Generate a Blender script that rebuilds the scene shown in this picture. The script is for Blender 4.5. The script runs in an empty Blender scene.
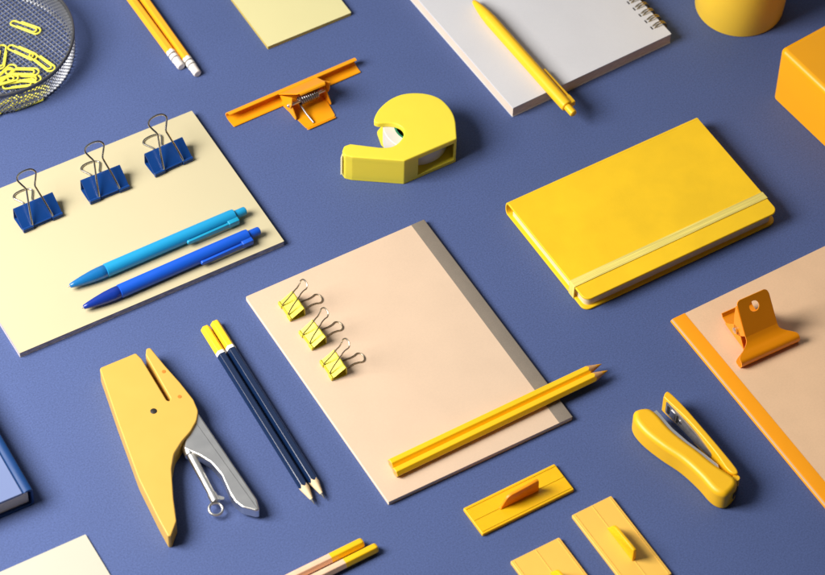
import bpy, bmesh, math, random
from mathutils import Vector, Matrix
random.seed(7)
PI = math.pi
MM = 0.001
sc = bpy.context.scene
COL = sc.collection

# ------------------------------------------------------------------ helpers
class MB:
    """collects geometry in millimetres, links it as ONE mesh object"""
    def __init__(s): s.bm = bmesh.new(); s.wn = False
    def v(s, p): return s.bm.verts.new(Vector(p))
    def f(s, vs):
        try: return s.bm.faces.new(vs)
        except ValueError: return None
    def box(s, x0, x1, y0, y1, z0, z1):
        a = [s.v(p) for p in ((x0,y0,z0),(x1,y0,z0),(x1,y1,z0),(x0,y1,z0),(x0,y0,z1),(x1,y0,z1),(x1,y1,z1),(x0,y1,z1))]
        for q in ((3,2,1,0),(4,5,6,7),(0,1,5,4),(1,2,6,5),(2,3,7,6),(3,0,4,7)): s.f([a[i] for i in q])
    def rings(s, R, cap0=True, cap1=True, closed=True, loop=False):
        V = [[s.v(p) for p in r] for r in R]
        n = len(R[0]); m = len(V)
        for i in range(m if loop else m-1):
            A, B = V[i], V[(i+1) % m]
            for k in range(n if closed else n-1):
                j = (k+1) % n
                s.f([A[k], A[j], B[j], B[k]])
        if not loop:
            if cap0: s.f(V[0][::-1])
            if cap1: s.f(V[-1])
        return V
    def rprism(s, poly, z0, z1, rt=0, rb=0, seg=4):
        """prism with rounded upper and lower rim"""
        poly = ccw(poly); R = []; s.wn = True
        if rb > 0:
            for i in range(seg+1):
                a = PI/2*i/seg
                R.append([(x,y,z0+rb*(1-math.sin(a))) for x,y in offset(poly, rb*(1-math.cos(a)))][:])
            R = [[(x,y,z0+rb*(1-math.cos(PI/2*i/seg))) for x,y in offset(poly, rb*(1-math.sin(PI/2*i/seg)))] for i in range(seg+1)]
        else: R.append([(x,y,z0) for x,y in poly])
        if rt > 0:
            for i in range(seg+1):
                a = PI/2*i/seg
                R.append([(x,y,z1-rt*(1-math.sin(a))) for x,y in offset(poly, rt*(1-math.cos(a)))])
        else: R.append([(x,y,z1) for x,y in poly])
        s.rings(R)
    def tube(s, pts, r, n=8, closed=False, caps=True):
        pts = [Vector(p) for p in pts]; m = len(pts)
        rr = r if isinstance(r, (list, tuple)) else [r]*m
        R = []; up = None
        for i, p in enumerate(pts):
            if closed: t = pts[(i+1) % m] - pts[i-1]
            else: t = pts[min(i+1, m-1)] - pts[max(i-1, 0)]
            t.normalize()
            if up is None:
                up = Vector((0,0,1)) if abs(t.z) < .9 else Vector((1,0,0))
            up = (up - t*up.dot(t)).normalized(); w = t.cross(up)
            R.append([p + (up*math.cos(2*PI*k/n) + w*math.sin(2*PI*k/n))*rr[i] for k in range(n)])
        s.rings(R, caps, caps, loop=closed)
    def lathe_x(s, prof, cy=0, cz=0, n=32):
        """prof: (x, r) list, axis along X"""
        s.rings([[(x, cy+r*math.cos(2*PI*k/n), cz+r*math.sin(2*PI*k/n)) for k in range(n)] for x, r in prof])
    def lathe_z(s, prof, cx=0, cy=0, n=64, loop=False, caps=True):
        s.rings([[(cx+r*math.cos(2*PI*k/n), cy+r*math.sin(2*PI*k/n), z) for k in range(n)] for r, z in prof], caps, caps, loop=loop)
    def plate(s, poly, o, u, v, th, hole=None):
        """flat outline in the (u,v) plane at o, given thickness th along u x v"""
        o, u, v = Vector(o), Vector(u).normalized(), Vector(v).normalized(); nrm = u.cross(v)
        b2 = bmesh.new(); es = []
        for loop in [poly] + ([hole] if hole else []):
            vs = [b2.verts.new(o + u*a + v*b) for a, b in loop]
            es += [b2.edges.new((vs[i], vs[(i+1) % len(vs)])) for i in range(len(vs))]
        if hole: bmesh.ops.triangle_fill(b2, edges=es, use_beauty=True)
        else: b2.faces.new(b2.verts[:])
        g = bmesh.ops.extrude_face_region(b2, geom=b2.faces[:])
        for e in g['geom']:
            if isinstance(e, bmesh.types.BMVert): e.co += nrm*th
        s.merge(b2)
    def merge(s, b2):
        b2.verts.index_update()
        m = {w: s.v(w.co) for w in b2.verts}
        for fc in b2.faces: s.f([m[w] for w in fc.verts])
        b2.free()
    def sheet(s, prof, hw, th, cx=0, ncol=1):
        """bent metal sheet: profile of (y,z) points with half widths hw, thickness th (centred)"""
        n = len(prof); hw = hw if isinstance(hw, (list, tuple)) else [hw]*n
        top, bot = [], []
        for i, (y, z) in enumerate(prof):
            a = prof[max(i-1, 0)]; b = prof[min(i+1, n-1)]
            ty, tz = b[0]-a[0], b[1]-a[1]; L = math.hypot(ty, tz) or 1
            ny, nz = -tz/L*th/2, ty/L*th/2
            top.append((y+ny, z+nz)); bot.append((y-ny, z-nz))
        R = []
        for (ty, tz), (by, bz), w in zip(top, bot, hw):
            R.append([(cx-w, ty, tz), (cx+w, ty, tz), (cx+w, by, bz), (cx-w, by, bz)])
        s.rings(R)
    def build(s, name, mat, parent=None, loc=None, rz=0, bevel=None, bseg=2, smooth=35):
        bm = s.bm
        bmesh.ops.recalc_face_normals(bm, faces=bm.faces[:])
        for w in bm.verts: w.co *= MM
        me = bpy.data.meshes.new(name); bm.to_mesh(me); bm.free()
        for p in me.polygons: p.use_smooth = True
        me.set_sharp_from_angle(angle=math.radians(smooth))
        me.materials.append(mat)
        o = bpy.data.objects.new(name, me); COL.objects.link(o)
        if parent: o.parent = parent
        if loc: o.location = Vector(loc)*MM
        o.rotation_euler.z = math.radians(rz)
        if bevel:
            b = o.modifiers.new('bevel', 'BEVEL'); b.width = bevel*MM; b.segments = bseg
            b.limit_method = 'ANGLE'; b.angle_limit = math.radians(40)
        if s.wn or bevel:
            w = o.modifiers.new('weighted', 'WEIGHTED_NORMAL'); w.keep_sharp = True; w.weight = 80
        return o

def ccw(p):
    a = sum(p[i][0]*p[(i+1) % len(p)][1]-p[(i+1) % len(p)][0]*p[i][1] for i in range(len(p)))
    return list(p) if a > 0 else list(p)[::-1]
def offset(p, d):
    if d == 0: return list(p)
    n = len(p); out = []
    for i in range(n):
        a, b, c = Vector(p[i-1]), Vector(p[i]), Vector(p[(i+1) % n])
        t1 = (b-a).normalized(); t2 = (c-b).normalized()
        n1 = Vector((-t1.y, t1.x)); n2 = Vector((-t2.y, t2.x)); m = n1+n2
        if m.length < 1e-6: m = n1
        m.normalize(); k = max(.5, m.dot(n1))
        q = b + m*(d/k); out.append((q.x, q.y))
    return out
def rpoly(p, r, seg=6):
    n = len(p); rr = r if isinstance(r, (list, tuple)) else [r]*n; out = []
    for i in range(n):
        a, b, c = Vector(p[i-1]), Vector(p[i]), Vector(p[(i+1) % n])
        if rr[i] <= 0: out.append((b.x, b.y)); continue
        u = (a-b).normalized(); w = (c-b).normalized(); ang = u.angle(w)
        t = min(rr[i]/math.tan(ang/2), .48*(a-b).length, .48*(c-b).length); rad = t*math.tan(ang/2)
        bis = (u+w).normalized(); ctr = b + bis*(rad/math.sin(ang/2))
        s0 = b+u*t-ctr; s1 = b+w*t-ctr; A = math.atan2(s0.y, s0.x); B = math.atan2(s1.y, s1.x)
        d = (B-A+PI) % (2*PI) - PI
        for k in range(seg+1):
            q = A+d*k/seg; out.append((ctr.x+rad*math.cos(q), ctr.y+rad*math.sin(q)))
    return out
def rect(x0, x1, y0, y1): return [(x0,y0),(x1,y0),(x1,y1),(x0,y1)]
def cat(pts, n=6, closed=False):
    P = [Vector(p) for p in pts]; m = len(P); out = []
    for i in range(m if closed else m-1):
        if closed: a, b, c, d = P[i-1], P[i], P[(i+1) % m], P[(i+2) % m]
        else: a, b, c, d = P[max(i-1, 0)], P[i], P[i+1], P[min(i+2, m-1)]
        for k in range(n):
            t = k/n
            out.append(.5*((2*b)+(c-a)*t+(2*a-5*b+4*c-d)*t*t+(3*b-a-3*c+d)*t**3))
    if not closed: out.append(P[-1])
    return [tuple(q) for q in out]
def circle(cx, cy, r, n=32): return [(cx+r*math.cos(2*PI*k/n), cy+r*math.sin(2*PI*k/n)) for k in range(n)]

def tag(o, label, cat_, group=None):
    o['label'] = label; o['category'] = cat_
    if group: o['group'] = group
    return o
def thing(name, label, cat_, loc=(0,0,0), rz=0, group=None):
    o = bpy.data.objects.new(name, None); COL.objects.link(o)
    o.empty_display_size = .01
    o.location = Vector(loc)*MM; o.rotation_euler.z = math.radians(rz)
    return tag(o, label, cat_, group)
def copy_tree(o, parent=None):
    c = o.copy(); COL.objects.link(c)
    if parent: c.parent = parent
    for ch in list(o.children): copy_tree(ch, c)
    return c
def dup(o, loc, rz, label):
    c = copy_tree(o); c.location = Vector(loc)*MM; c.rotation_euler.z = math.radians(rz); c['label'] = label
    return c

# ------------------------------------------------------------------ materials
def mat(name, col, rough=.5, metal=0., var=.04, vscale=60., bump=.0, bscale=900., spec=.5, coat=0., trans=0., sheen=0., stripes=None, fine=0., fscale=2500., aniso=None):
    m = bpy.data.materials.new(name); m.use_nodes = True; nt = m.node_tree; N = nt.nodes; L = nt.links
    p = N['Principled BSDF']
    p.inputs['Roughness'].default_value = rough; p.inputs['Metallic'].default_value = metal
    p.inputs['Specular IOR Level'].default_value = spec; p.inputs['Coat Weight'].default_value = coat
    p.inputs['Transmission Weight'].default_value = trans
    tc = N.new('ShaderNodeTexCoord')
    n1 = N.new('ShaderNodeTexNoise'); n1.inputs['Scale'].default_value = vscale; n1.inputs['Detail'].default_value = 6
    L.new(tc.outputs['Object'], n1.inputs['Vector'])
    hsv = N.new('ShaderNodeHueSaturation'); hsv.inputs['Color'].default_value = (*col, 1)
    mr = N.new('ShaderNodeMapRange'); mr.inputs['From Min'].default_value = .3; mr.inputs['From Max'].default_value = .7
    mr.inputs['To Min'].default_value = 1-var; mr.inputs['To Max'].default_value = 1+var
    L.new(n1.outputs['Fac'], mr.inputs['Value'])
    val = mr.outputs['Result']
    if fine:
        n3 = N.new('ShaderNodeTexNoise'); n3.inputs['Scale'].default_value = fscale; n3.inputs['Detail'].default_value = 3; n3.inputs['Roughness'].default_value = .7
        L.new(tc.outputs['Object'], n3.inputs['Vector'])
        m3 = N.new('ShaderNodeMapRange'); m3.inputs['From Min'].default_value = .3; m3.inputs['From Max'].default_value = .7
        m3.inputs['To Min'].default_value = 1-fine; m3.inputs['To Max'].default_value = 1+fine
        L.new(n3.outputs['Fac'], m3.inputs['Value'])
        mu = N.new('ShaderNodeMath'); mu.operation = 'MULTIPLY'; L.new(val, mu.inputs[0]); L.new(m3.outputs['Result'], mu.inputs[1]); val = mu.outputs[0]
    if stripes:
        sx = N.new('ShaderNodeSeparateXYZ'); L.new(tc.outputs['Object'], sx.inputs[0])
        cb = N.new('ShaderNodeCombineXYZ')
        ax, freq, amt = stripes
        mm = N.new('ShaderNodeMath'); mm.operation = 'MULTIPLY'; mm.inputs[1].default_value = freq
        L.new(sx.outputs[ax], mm.inputs[0])
        L.new(mm.outputs[0], cb.inputs[0])
        m4 = N.new('ShaderNodeMath'); m4.operation = 'MULTIPLY'; m4.inputs[1].default_value = 160. if ax == 'Z' else 12.
        L.new(sx.outputs['X' if ax != 'X' else 'Y'], m4.inputs[0]); L.new(m4.outputs[0], cb.inputs[1])
        n4 = N.new('ShaderNodeTexNoise'); n4.inputs['Scale'].default_value = 1.; n4.inputs['Detail'].default_value = 2
        L.new(cb.outputs[0], n4.inputs['Vector'])
        m5 = N.new('ShaderNodeMapRange'); m5.inputs['From Min'].default_value = .35; m5.inputs['From Max'].default_value = .65
        m5.inputs['To Min'].default_value = 1-amt; m5.inputs['To Max'].default_value = 1+amt*.3
        L.new(n4.outputs['Fac'], m5.inputs['Value'])
        mu = N.new('ShaderNodeMath'); mu.operation = 'MULTIPLY'; L.new(val, mu.inputs[0]); L.new(m5.outputs['Result'], mu.inputs[1]); val = mu.outputs[0]
    L.new(val, hsv.inputs['Value']); L.new(hsv.outputs['Color'], p.inputs['Base Color'])
    # roughness variation (handling marks)
    r2 = N.new('ShaderNodeMapRange'); r2.inputs['From Min'].default_value = .3; r2.inputs['From Max'].default_value = .7
    r2.inputs['To Min'].default_value = rough*.9; r2.inputs['To Max'].default_value = min(1, rough*1.1)
    L.new(n1.outputs['Fac'], r2.inputs['Value']); L.new(r2.outputs['Result'], p.inputs['Roughness'])
    if bump:
        n2 = N.new('ShaderNodeTexNoise'); n2.inputs['Scale'].default_value = bscale; n2.inputs['Detail'].default_value = 4
        L.new(tc.outputs['Object'], n2.inputs['Vector'])
        b = N.new('ShaderNodeBump'); b.inputs['Strength'].default_value = bump; b.inputs['Distance'].default_value = .0002
        L.new(n2.outputs['Fac'], b.inputs['Height']); L.new(b.outputs['Normal'], p.inputs['Normal'])
    return m
def srgb(r, g, b):
    f = lambda c: (c/255/12.92 if c/255 <= .04045 else ((c/255+.055)/1.055)**2.4)
    return (f(r), f(g), f(b))

BLUE_PAPER = mat('blue_paper', srgb(78, 93, 139), .8, var=.035, vscale=14, bump=.35, bscale=1500, spec=.25, fine=.24, fscale=850)
YEL_PAPER  = mat('pale_yellow_paper', srgb(200, 188, 152), .85, var=.012, vscale=14, spec=.2, bump=.08, bscale=1200)
STICKY     = mat('yellow_note_paper', srgb(220, 211, 156), .85, var=.012, vscale=25, spec=.2)
STICKY_E   = mat('note_edges', srgb(205, 180, 95), .85, var=.02, stripes=('Z', 4500, .22), spec=.2)
CREAM      = mat('cream_paper', srgb(192, 187, 170), .85, var=.012, vscale=20, spec=.2)
GREY_EDGE  = mat('grey_page_edges', srgb(205, 197, 200), .85, var=.05, vscale=200, stripes=('Z', 1900, .5), spec=.2)
BROWN      = mat('beige_kraft', srgb(219, 191, 163), .85, var=.022, vscale=35, spec=.2, bump=.1, bscale=1000, fine=.025, fscale=700)
KRAFT      = mat('kraft_card', srgb(232, 193, 154), .85, var=.035, vscale=40, spec=.2, bump=.1, bscale=1000, fine=.03, fscale=700)
GREYTAPE   = mat('grey_cloth_tape', srgb(138, 127, 114), .9, var=.04, vscale=120, bump=.4, bscale=1600, spec=.15, fine=.1, fscale=1500)
CREAM_EDGE = mat('cream_page_edges', srgb(244, 222, 176), .85, var=.03, stripes=('Z', 3000, .22), spec=.2)
WHITE_EDGE = mat('white_page_edges', srgb(238, 226, 208), .85, var=.03, stripes=('Z', 3000, .2), spec=.2)
BEIGE_EDGE = mat('beige_page_edges', srgb(233, 214, 196), .85, var=.03, stripes=('Z', 2600, .22), spec=.2)
ORANGE_STRIP = mat('orange_binding_strip', srgb(250, 160, 14), .6, var=.02, bump=.15, bscale=1400, spec=.3)
GREYCARD   = mat('light_grey_card', srgb(211, 210, 213), .8, var=.018, vscale=30, spec=.25, bump=.1, fine=.02, fscale=900)
YEL_LEATHER= mat('yellow_leatherette', srgb(250, 202, 30), .5, var=.055, vscale=38, bump=.3, bscale=700, spec=.35)
ELASTIC    = mat('pale_elastic', srgb(246, 226, 122), .8, var=.02, spec=.2, stripes=('Y', 1400, .3))
YEL_PLASTIC= mat('yellow_plastic', srgb(246, 188, 24), .4, var=.015, spec=.45, bump=.03, bscale=500)
PLIER_Y    = mat('amber_plastic', srgb(212, 170, 78), .42, var=.015, spec=.45, bump=.04, bscale=600)
LEMON      = mat('lemon_plastic', srgb(240, 218, 66), .45, var=.012, spec=.4, bump=.03)
MAG_DEEP   = mat('golden_plastic', srgb(247, 188, 12), .42, var=.02, spec=.4, bump=.05, bscale=500)
MAG_SHEEN   = mat('gold_plastic_sheen', srgb(248, 195, 86), .42, var=.02, spec=.4, bump=.05, bscale=500)  # gold paled to paint a glossy sheen into the plates
FIN_ORANGE = mat('orange_fin_plastic', srgb(250, 152, 12), .4, var=.02, spec=.4)
CUP_Y      = mat('matt_yellow_cup', srgb(252, 206, 62), .55, var=.015, spec=.3, bump=.03)
BOX_O      = mat('orange_lacquer', srgb(253, 172, 1), .35, var=.012, spec=.45)
AMBER_MET  = mat('amber_enamel', srgb(247, 162, 16), .45, var=.02, spec=.35)
ORANGE_MET = mat('orange_enamel', srgb(245, 148, 4), .3, var=.02, spec=.5, coat=.25)
STEEL      = mat('bright_steel', (.8, .78, .74), .32, 1., var=.03, vscale=90)
DARKSTEEL  = mat('dull_steel', (.3, .29, .29), .36, 1., var=.08, vscale=300)
ANVIL      = mat('satin_anvil_steel', (.4, .39, .4), .42, .75, var=.12, vscale=260)
WIRE_S     = mat('nickel_wire', (.55, .52, .47), .25, 1., var=.05, vscale=200)
WIRE_G     = mat('golden_nickel_wire', (.48, .41, .3), .28, 1., var=.05, vscale=200)
BRASS      = mat('brassy_wire', (.45, .36, .2), .3, 1., var=.05, vscale=200)
BLACKMET   = mat('dark_coated_metal', (.13, .13, .135), .38, .65, var=.1, vscale=200)
MESHMET    = mat('grey_wire_mesh', (.34, .35, .38), .38, .7, var=.1, vscale=200)
for _m, _w, _r in ((LEMON, .22, (1., .8, .2)), (FIN_ORANGE, .35, (1., .5, .08)), (MAG_DEEP, .3, (1., .7, .1))):
    _p = _m.node_tree.nodes['Principled BSDF']; _p.inputs['Subsurface Weight'].default_value = _w; _p.inputs['Subsurface Radius'].default_value = _r; _p.inputs['Subsurface Scale'].default_value = .006 if _m is LEMON else .004
CLIP_LEMON = mat('lemon_coated_wire', srgb(238, 228, 84), .4, var=.03, spec=.45)
BINDER_BLUE= mat('blue_enamel', srgb(14, 60, 126), .35, var=.03, spec=.5)
BINDER_LEM = mat('lemon_enamel', srgb(216, 203, 62), .34, .3, var=.05, vscale=150, spec=.5)
PEN_CYAN   = mat('sky_blue_plastic', srgb(30, 152, 204), .42, var=.012, spec=.4)
PEN_CYAN_D = mat('turquoise_clip_plastic', srgb(24, 152, 190), .42, var=.012, spec=.4)
PEN_BLUE   = mat('royal_blue_plastic', srgb(22, 88, 205), .42, var=.012, spec=.4)
PEN_TIP_C  = mat('clear_blue_tip', srgb(30, 130, 205), .25, var=.03, spec=.5, trans=.35)
PEN_TIP_B  = mat('clear_indigo_tip', srgb(26, 62, 170), .25, var=.03, spec=.5, trans=.3)
PEN_YEL    = mat('yellow_pen_plastic', srgb(252, 196, 32), .4, var=.012, spec=.4)
PENCIL_Y   = mat('yellow_lacquer', srgb(252, 198, 16), .35, var=.02, spec=.45, coat=.2)
PENCIL_O   = mat('amber_lacquer', srgb(248, 172, 34), .35, var=.02, spec=.45, coat=.2)
NAVY       = mat('navy_lacquer', srgb(12, 34, 68), .28, var=.03, spec=.5, coat=.3)
CAP_Y      = mat('yellow_end_lacquer', srgb(250, 202, 40), .35, var=.02, spec=.45)
WHITE_P    = mat('white_paint', srgb(240, 236, 228), .45, var=.02)
CRIMP      = mat('shaded_crimp_metal', srgb(150, 140, 134), .4, .6, var=.2, vscale=700)
ERASER     = mat('white_eraser', srgb(228, 220, 214), .8, var=.04, spec=.2)
WOOD       = mat('pale_wood', srgb(236, 208, 166), .7, var=.06, vscale=300, spec=.25)
PINKWOOD   = mat('pinkish_wood', srgb(242, 198, 164), .65, var=.05, vscale=150, spec=.25, stripes=('Y', 900, .12))
CEDAR      = mat('cedar_wood', srgb(216, 164, 110), .7, var=.06, vscale=300, spec=.25)
LEAD       = mat('graphite', (.1, .1, .105), .4, var=.1)
YLEAD      = mat('yellow_core', srgb(240, 170, 20), .6, var=.05)
BOOK_DARK  = mat('dark_blue_cloth', srgb(14, 58, 112), .5, var=.04, bump=.2, spec=.4)
BOOK_SHEEN  = mat('blue_cover_sheen', srgb(112, 126, 166), .5, var=.025, vscale=40, spec=.35, bump=.1)  # glossy sheen on the dark blue cover, painted in as a pale base colour
TAPE_W     = mat('white_tape', srgb(216, 211, 203), .45, var=.015, spec=.4)
GREEN      = mat('green_core', srgb(10, 120, 92), .5, var=.03)
CUTTER     = mat('clear_cutter_plastic', srgb(240, 232, 190), .3, var=.02, spec=.5, trans=.4)
DIMPLE     = mat('shaded_amber_plastic', srgb(196, 122, 34), .6, var=.15, vscale=500)  # darker amber paints the shade inside the moulded dimples
BLACKHOLE  = mat('dark_pin_and_hole_shade', (.04, .035, .03), .5, .5, var=.1)  # pivot pin; also solid fill painting the shade in holes, slot and recesses

# ------------------------------------------------------------------ setting
g = MB(); n = 8
vs = [g.v((x, y, 0)) for x, y in ((-1200,-1200),(1200,-1200),(1200,1200),(-1200,1200))]; g.f(vs)
o = g.build('tabletop', BLUE_PAPER); o['kind'] = 'structure'

# ------------------------------------------------------------------ pencils
APO = 3.4
def hexr(t): 
    a = (t % (PI/3)) - PI/6
    return min(APO/math.cos(a), APO*1.112)
def make_pencil(label, loc, rz, barrel_mat, group, length=175., sharp=True, end='plain', wood=WOOD, lead=LEAD, cone=17., lead_r=1.1, mats=None, dip=26.):
    """axis along local +X towards the point, rear end at the origin, lies on z=0"""
    t = thing('pencil', label, 'pencil', loc, rz, group); mats = mats or {}
    hexs = [math.radians(60*k+d) for k in range(6) for d in (0, 2, 4.1, 10, 20, 30, 40, 50, 55.9, 58)]
    def ring(x, fac=1.):
        return [(x, hexr(a)*fac*math.cos(a), APO+hexr(a)*fac*math.sin(a)) for a in hexs]
    tanA = (APO*1.08)/cone
    x0 = 0.
    if end == 'eraser':
        b = MB(); b.lathe_x([(0, 2.6), (.5, 3.15), (1.4, 3.3), (8, 3.3)], 0, APO); b.build('eraser', ERASER, t)
        b = MB(); b.lathe_x([(7.6, 3.3), (8.2, 3.62), (8.9, 3.62), (9.2, 3.15), (10, 3.15), (10.3, 3.62), (13.4, 3.62), (13.8, 3.1), (14.8, 3.1), (15.2, 3.62), (18, 3.7), (18.6, 3.45)], 0, APO); fe = b.build('ferrule', WHITE_P, t)
        b = MB()
        for xc in (9.6, 14.3): b.lathe_x([(xc-.55, 3.3), (xc-.4, 3.5), (xc+.4, 3.5), (xc+.55, 3.3)], 0, APO)
        b.build('crimp_rings', CRIMP, fe)
        x0 = 17.5
    elif end == 'cap':
        b = MB(); b.rings([ring(0, .82), ring(.5, .95), ring(1.4, 1.0), ring(dip, 1.0)]); b.build('end_cap', CAP_Y, t)
        b = MB(); b.rings([ring(dip-.6, 1.012), ring(dip+2.2, 1.012)]); b.build('band', WHITE_P, t)
        x0 = dip+1
    elif end == 'dip':
        b = MB(); b.rings([ring(0, .78), ring(.6, .93), ring(1.8, 1.015), ring(dip, 1.015)]); b.build('dipped_end', PENCIL_Y, t)
        x0 = dip-.5
    b = MB(); start = [ring(x0, 1.)]
    if end == 'plain': start = [ring(0, .9), ring(.35, 1.)]
    if sharp:
        endr = [(length-hexr(a)/tanA, hexr(a)*math.cos(a), APO+hexr(a)*math.sin(a)) for a in hexs]
        b.rings(start+[endr], True, False); b.wn = True
        b.build('barrel', barrel_mat, t, smooth=25)
        w = MB()
        base = [(p[0]-.02, p[1]*.997, APO+(p[2]-APO)*.997) for p in endr]
        xl = length-lead_r/tanA
        tip = [(xl, lead_r*math.cos(a), APO+lead_r*math.sin(a)) for a in hexs]
        w.rings([base, tip], False, True); w.build('sharpened_wood', wood, t, smooth=60)
        l = MB(); l.rings([[(xl-.1, lead_r*1.02*math.cos(a), APO+lead_r*1.02*math.sin(a)) for a in hexs], [(length-.6, .22*math.cos(a), APO+.22*math.sin(a)) for a in hexs], [(length-.3, .08*math.cos(a), APO+.08*math.sin(a)) for a in hexs]])
        l.build('lead', lead, t, smooth=60)
    else:
        b.rings(start+[ring(length-.3, 1.), ring(length, .93)]); b.build('barrel', barrel_mat, t, smooth=25)
    if end == 'plain':
        b = MB(); b.rings([ring(-.06, .86), ring(.3, .86)]); b.build('end_grain', CEDAR, t)
        b = MB(); b.lathe_x([(-.14, 1.05), (.2, 1.05)], 0, APO, 16); b.build('core', lead, t)
    return t
G = 'amber eraser pencils lying side by side at the top edge'
make_pencil('amber pencil with white eraser, the left of the pair beside the wire basket', (-45.3, 273.8, 0), 90, PENCIL_O, G, end='eraser')
make_pencil('amber pencil with white eraser, the right of the pair and sticking out further down', (-37.9, 261.2, 0), 89.2, PENCIL_O, G, end='eraser')
G = 'navy pencils lying side by side on blue paper'
ang = math.degrees(math.atan2(-176.6, -7.6))
make_pencil('navy pencil with yellow end, the one of the pair nearer the hand stapler', (-150.9, 39.5, 0), ang, NAVY, G, end='cap')
make_pencil('navy pencil with yellow end, the one of the pair nearer the beige notepad', (-142.6, 40.3, 0), ang, NAVY, G, end='cap')
G = 'yellow pencils lying across the beige notepad'
make_pencil('bright yellow pencil across the notepad, the upper of the pair, nearer the lemon binder clips', (-97.2, -133.6, 4.0), .3, PENCIL_Y, G, wood=CEDAR, lead=YLEAD, cone=12.5, lead_r=1.5, length=176.5)
make_pencil('bright yellow pencil across the notepad, the lower of the pair, nearer the notepad\'s bottom edge', (-98.2, -141.6, 4.0), .6, PENCIL_Y, G, wood=CEDAR, lead=YLEAD, cone=12.5, lead_r=1.5, length=178)
G = 'natural wood pencils with yellow dipped ends'
make_pencil('bare wood pencil with yellow dipped end, the upper of the pair at the bottom edge', (-145.6, -178.8, 0), 181., PINKWOOD, G, end='dip')
make_pencil('bare wood pencil with yellow dipped end, the lower of the pair, reaching further right', (-139.3, -187.3, 0), 181.2, PINKWOOD, G, end='dip')

# ------------------------------------------------------------------ pens
def make_pen(label, loc, rz, body, clipm, tipm, group=None, clip_dir=-1, length=145.5, R=5.2, tip_len=29.):
    """axis along local X: writing tip at x=0, push button at x=length, axis at z=R"""
    t = thing('ballpoint_pen', label, 'pen', loc, rz, group); k = length/145.5
    b = MB(); b.lathe_x([(tip_len*k, R*.93), (tip_len*k+.2, R), (100*k, R), (133*k, R*.97), (135.6*k, R*.93), (136.2*k, R*.8)], 0, R); b.build('barrel', body, t, smooth=40)
    b = MB(); b.lathe_x([(0, 1.2), (.4, 1.7), (4*k, 2.5), (10*k, 3.5), (18*k, 4.5), (24*k, R*.93), (tip_len*k-.9, R*.945), (tip_len*k-.6, R*.9), (tip_len*k+.1, R*.9)], 0, R); tp = b.build('tip', tipm, t, smooth=40)
    b = MB(); b.lathe_x([(-1.6, .35), (-1., .55), (.6, .9)], 0, R, 16); b.build('point', STEEL, tp)
    b = MB(); b.lathe_x([(135.8*k, R*.62), (144*k, R*.62), (145*k, R*.56), (145.5*k, R*.4)], 0, R); b.build('push_button', body, t, smooth=40)
    # clip: a rounded bar standing off the barrel, thicker block at its root
    c = MB(); s = clip_dir
    y0, y1 = R*.80, R*1.42
    ol = rpoly([(93*k, -1.7), (136*k, -2.4), (136*k, 2.4), (93*k, 1.7)], [1.6, .6, .6, 1.6], 5)
    def bar(pts, a0, a1):
        pts = ccw(pts)
        rr = [[(x, s*a, R+z) for x, z in offset(pts, d)] for a, d in ((a0, 0), (a1-.5, 0), (a1-.1, .2), (a1, .5))]
        c.rings(rr)
    bar(ol, y1-1.7, y1)
    bar(rpoly([(127.5*k, -2.5), (136.4*k, -2.5), (136.4*k, 2.5), (127.5*k, 2.5)], .7, 4), R*.6, y1+.35)
    bar(rpoly([(93.5*k, -1.2), (96.5*k, -1.2), (96.5*k, 1.2), (93.5*k, 1.2)], .5, 3), R*.9, y1-.8)
    c.build('clip', clipm, t, smooth=35)
    return t
G = 'ballpoint pens lying on the pale yellow pad'
make_pen('light blue ballpoint pen on the yellow pad, the upper of the two pens', (-220, 117.3, 5.2), 0, PEN_CYAN, PEN_CYAN_D, PEN_TIP_C, G)
make_pen('royal blue ballpoint pen on the yellow pad, nearest its bottom edge', (-220.4, 94.8, 5.2), .2, PEN_BLUE, PEN_BLUE, PEN_TIP_B, G)
make_pen('yellow push-button ballpoint pen lying across the grey spiral sketchbook', (181.0, 213.0, 10.8), -88.0, PEN_YEL, PEN_YEL, PEN_YEL, None, clip_dir=1, length=139., R=4.9, tip_len=24.)

# ------------------------------------------------------------------ pads and books
def pad(name, label, cat_, loc, rz, w, h, th, top_mat, edge_mat, topth=.5, back=None):
    t = thing(name, label, cat_, loc, rz)
    b = MB(); b.rprism(rpoly(rect(.12, w-.12, .12, h-.12), .3, 2), .5 if back else 0, th-topth); b.build('page_block', edge_mat, t)
    b = MB()
    # top sheet: finely divided with a hint of waviness at its rim
    b.rprism(rpoly(rect(0, w, 0, h), .5, 2), th-topth+.02, th); b.build('top_sheet', top_mat, t)
    if back:
        b = MB(); b.rprism(rpoly(rect(0, w, 0, h), .5, 2), 0, .48); b.build('backing_card', back, t)
    return t
# pale yellow pad, left
pad('paper_pad', 'large pale yellow paper pad holding three blue binder clips and two pens', 'paper pad', (-277.6, 83.7, 0), -.7, 215.4, 147.6, 5.2, YEL_PAPER, GREY_EDGE, .35, GREY_EDGE)
# sticky notes, top
pad('sticky_note_pad', 'small square pad of yellow sticky notes at the top edge', 'sticky notes', (23.0, 259.8, 0), -.2, 74.5, 75, 3.4, STICKY, STICKY_E, .25)
# cream sheet pad, bottom left
pad('note_pad', 'cream white note pad in the bottom left corner', 'note pad', (-384.3, -151.5, 0), -1., 76, 75.5, 1.6, CREAM, CREAM, .2)

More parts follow.
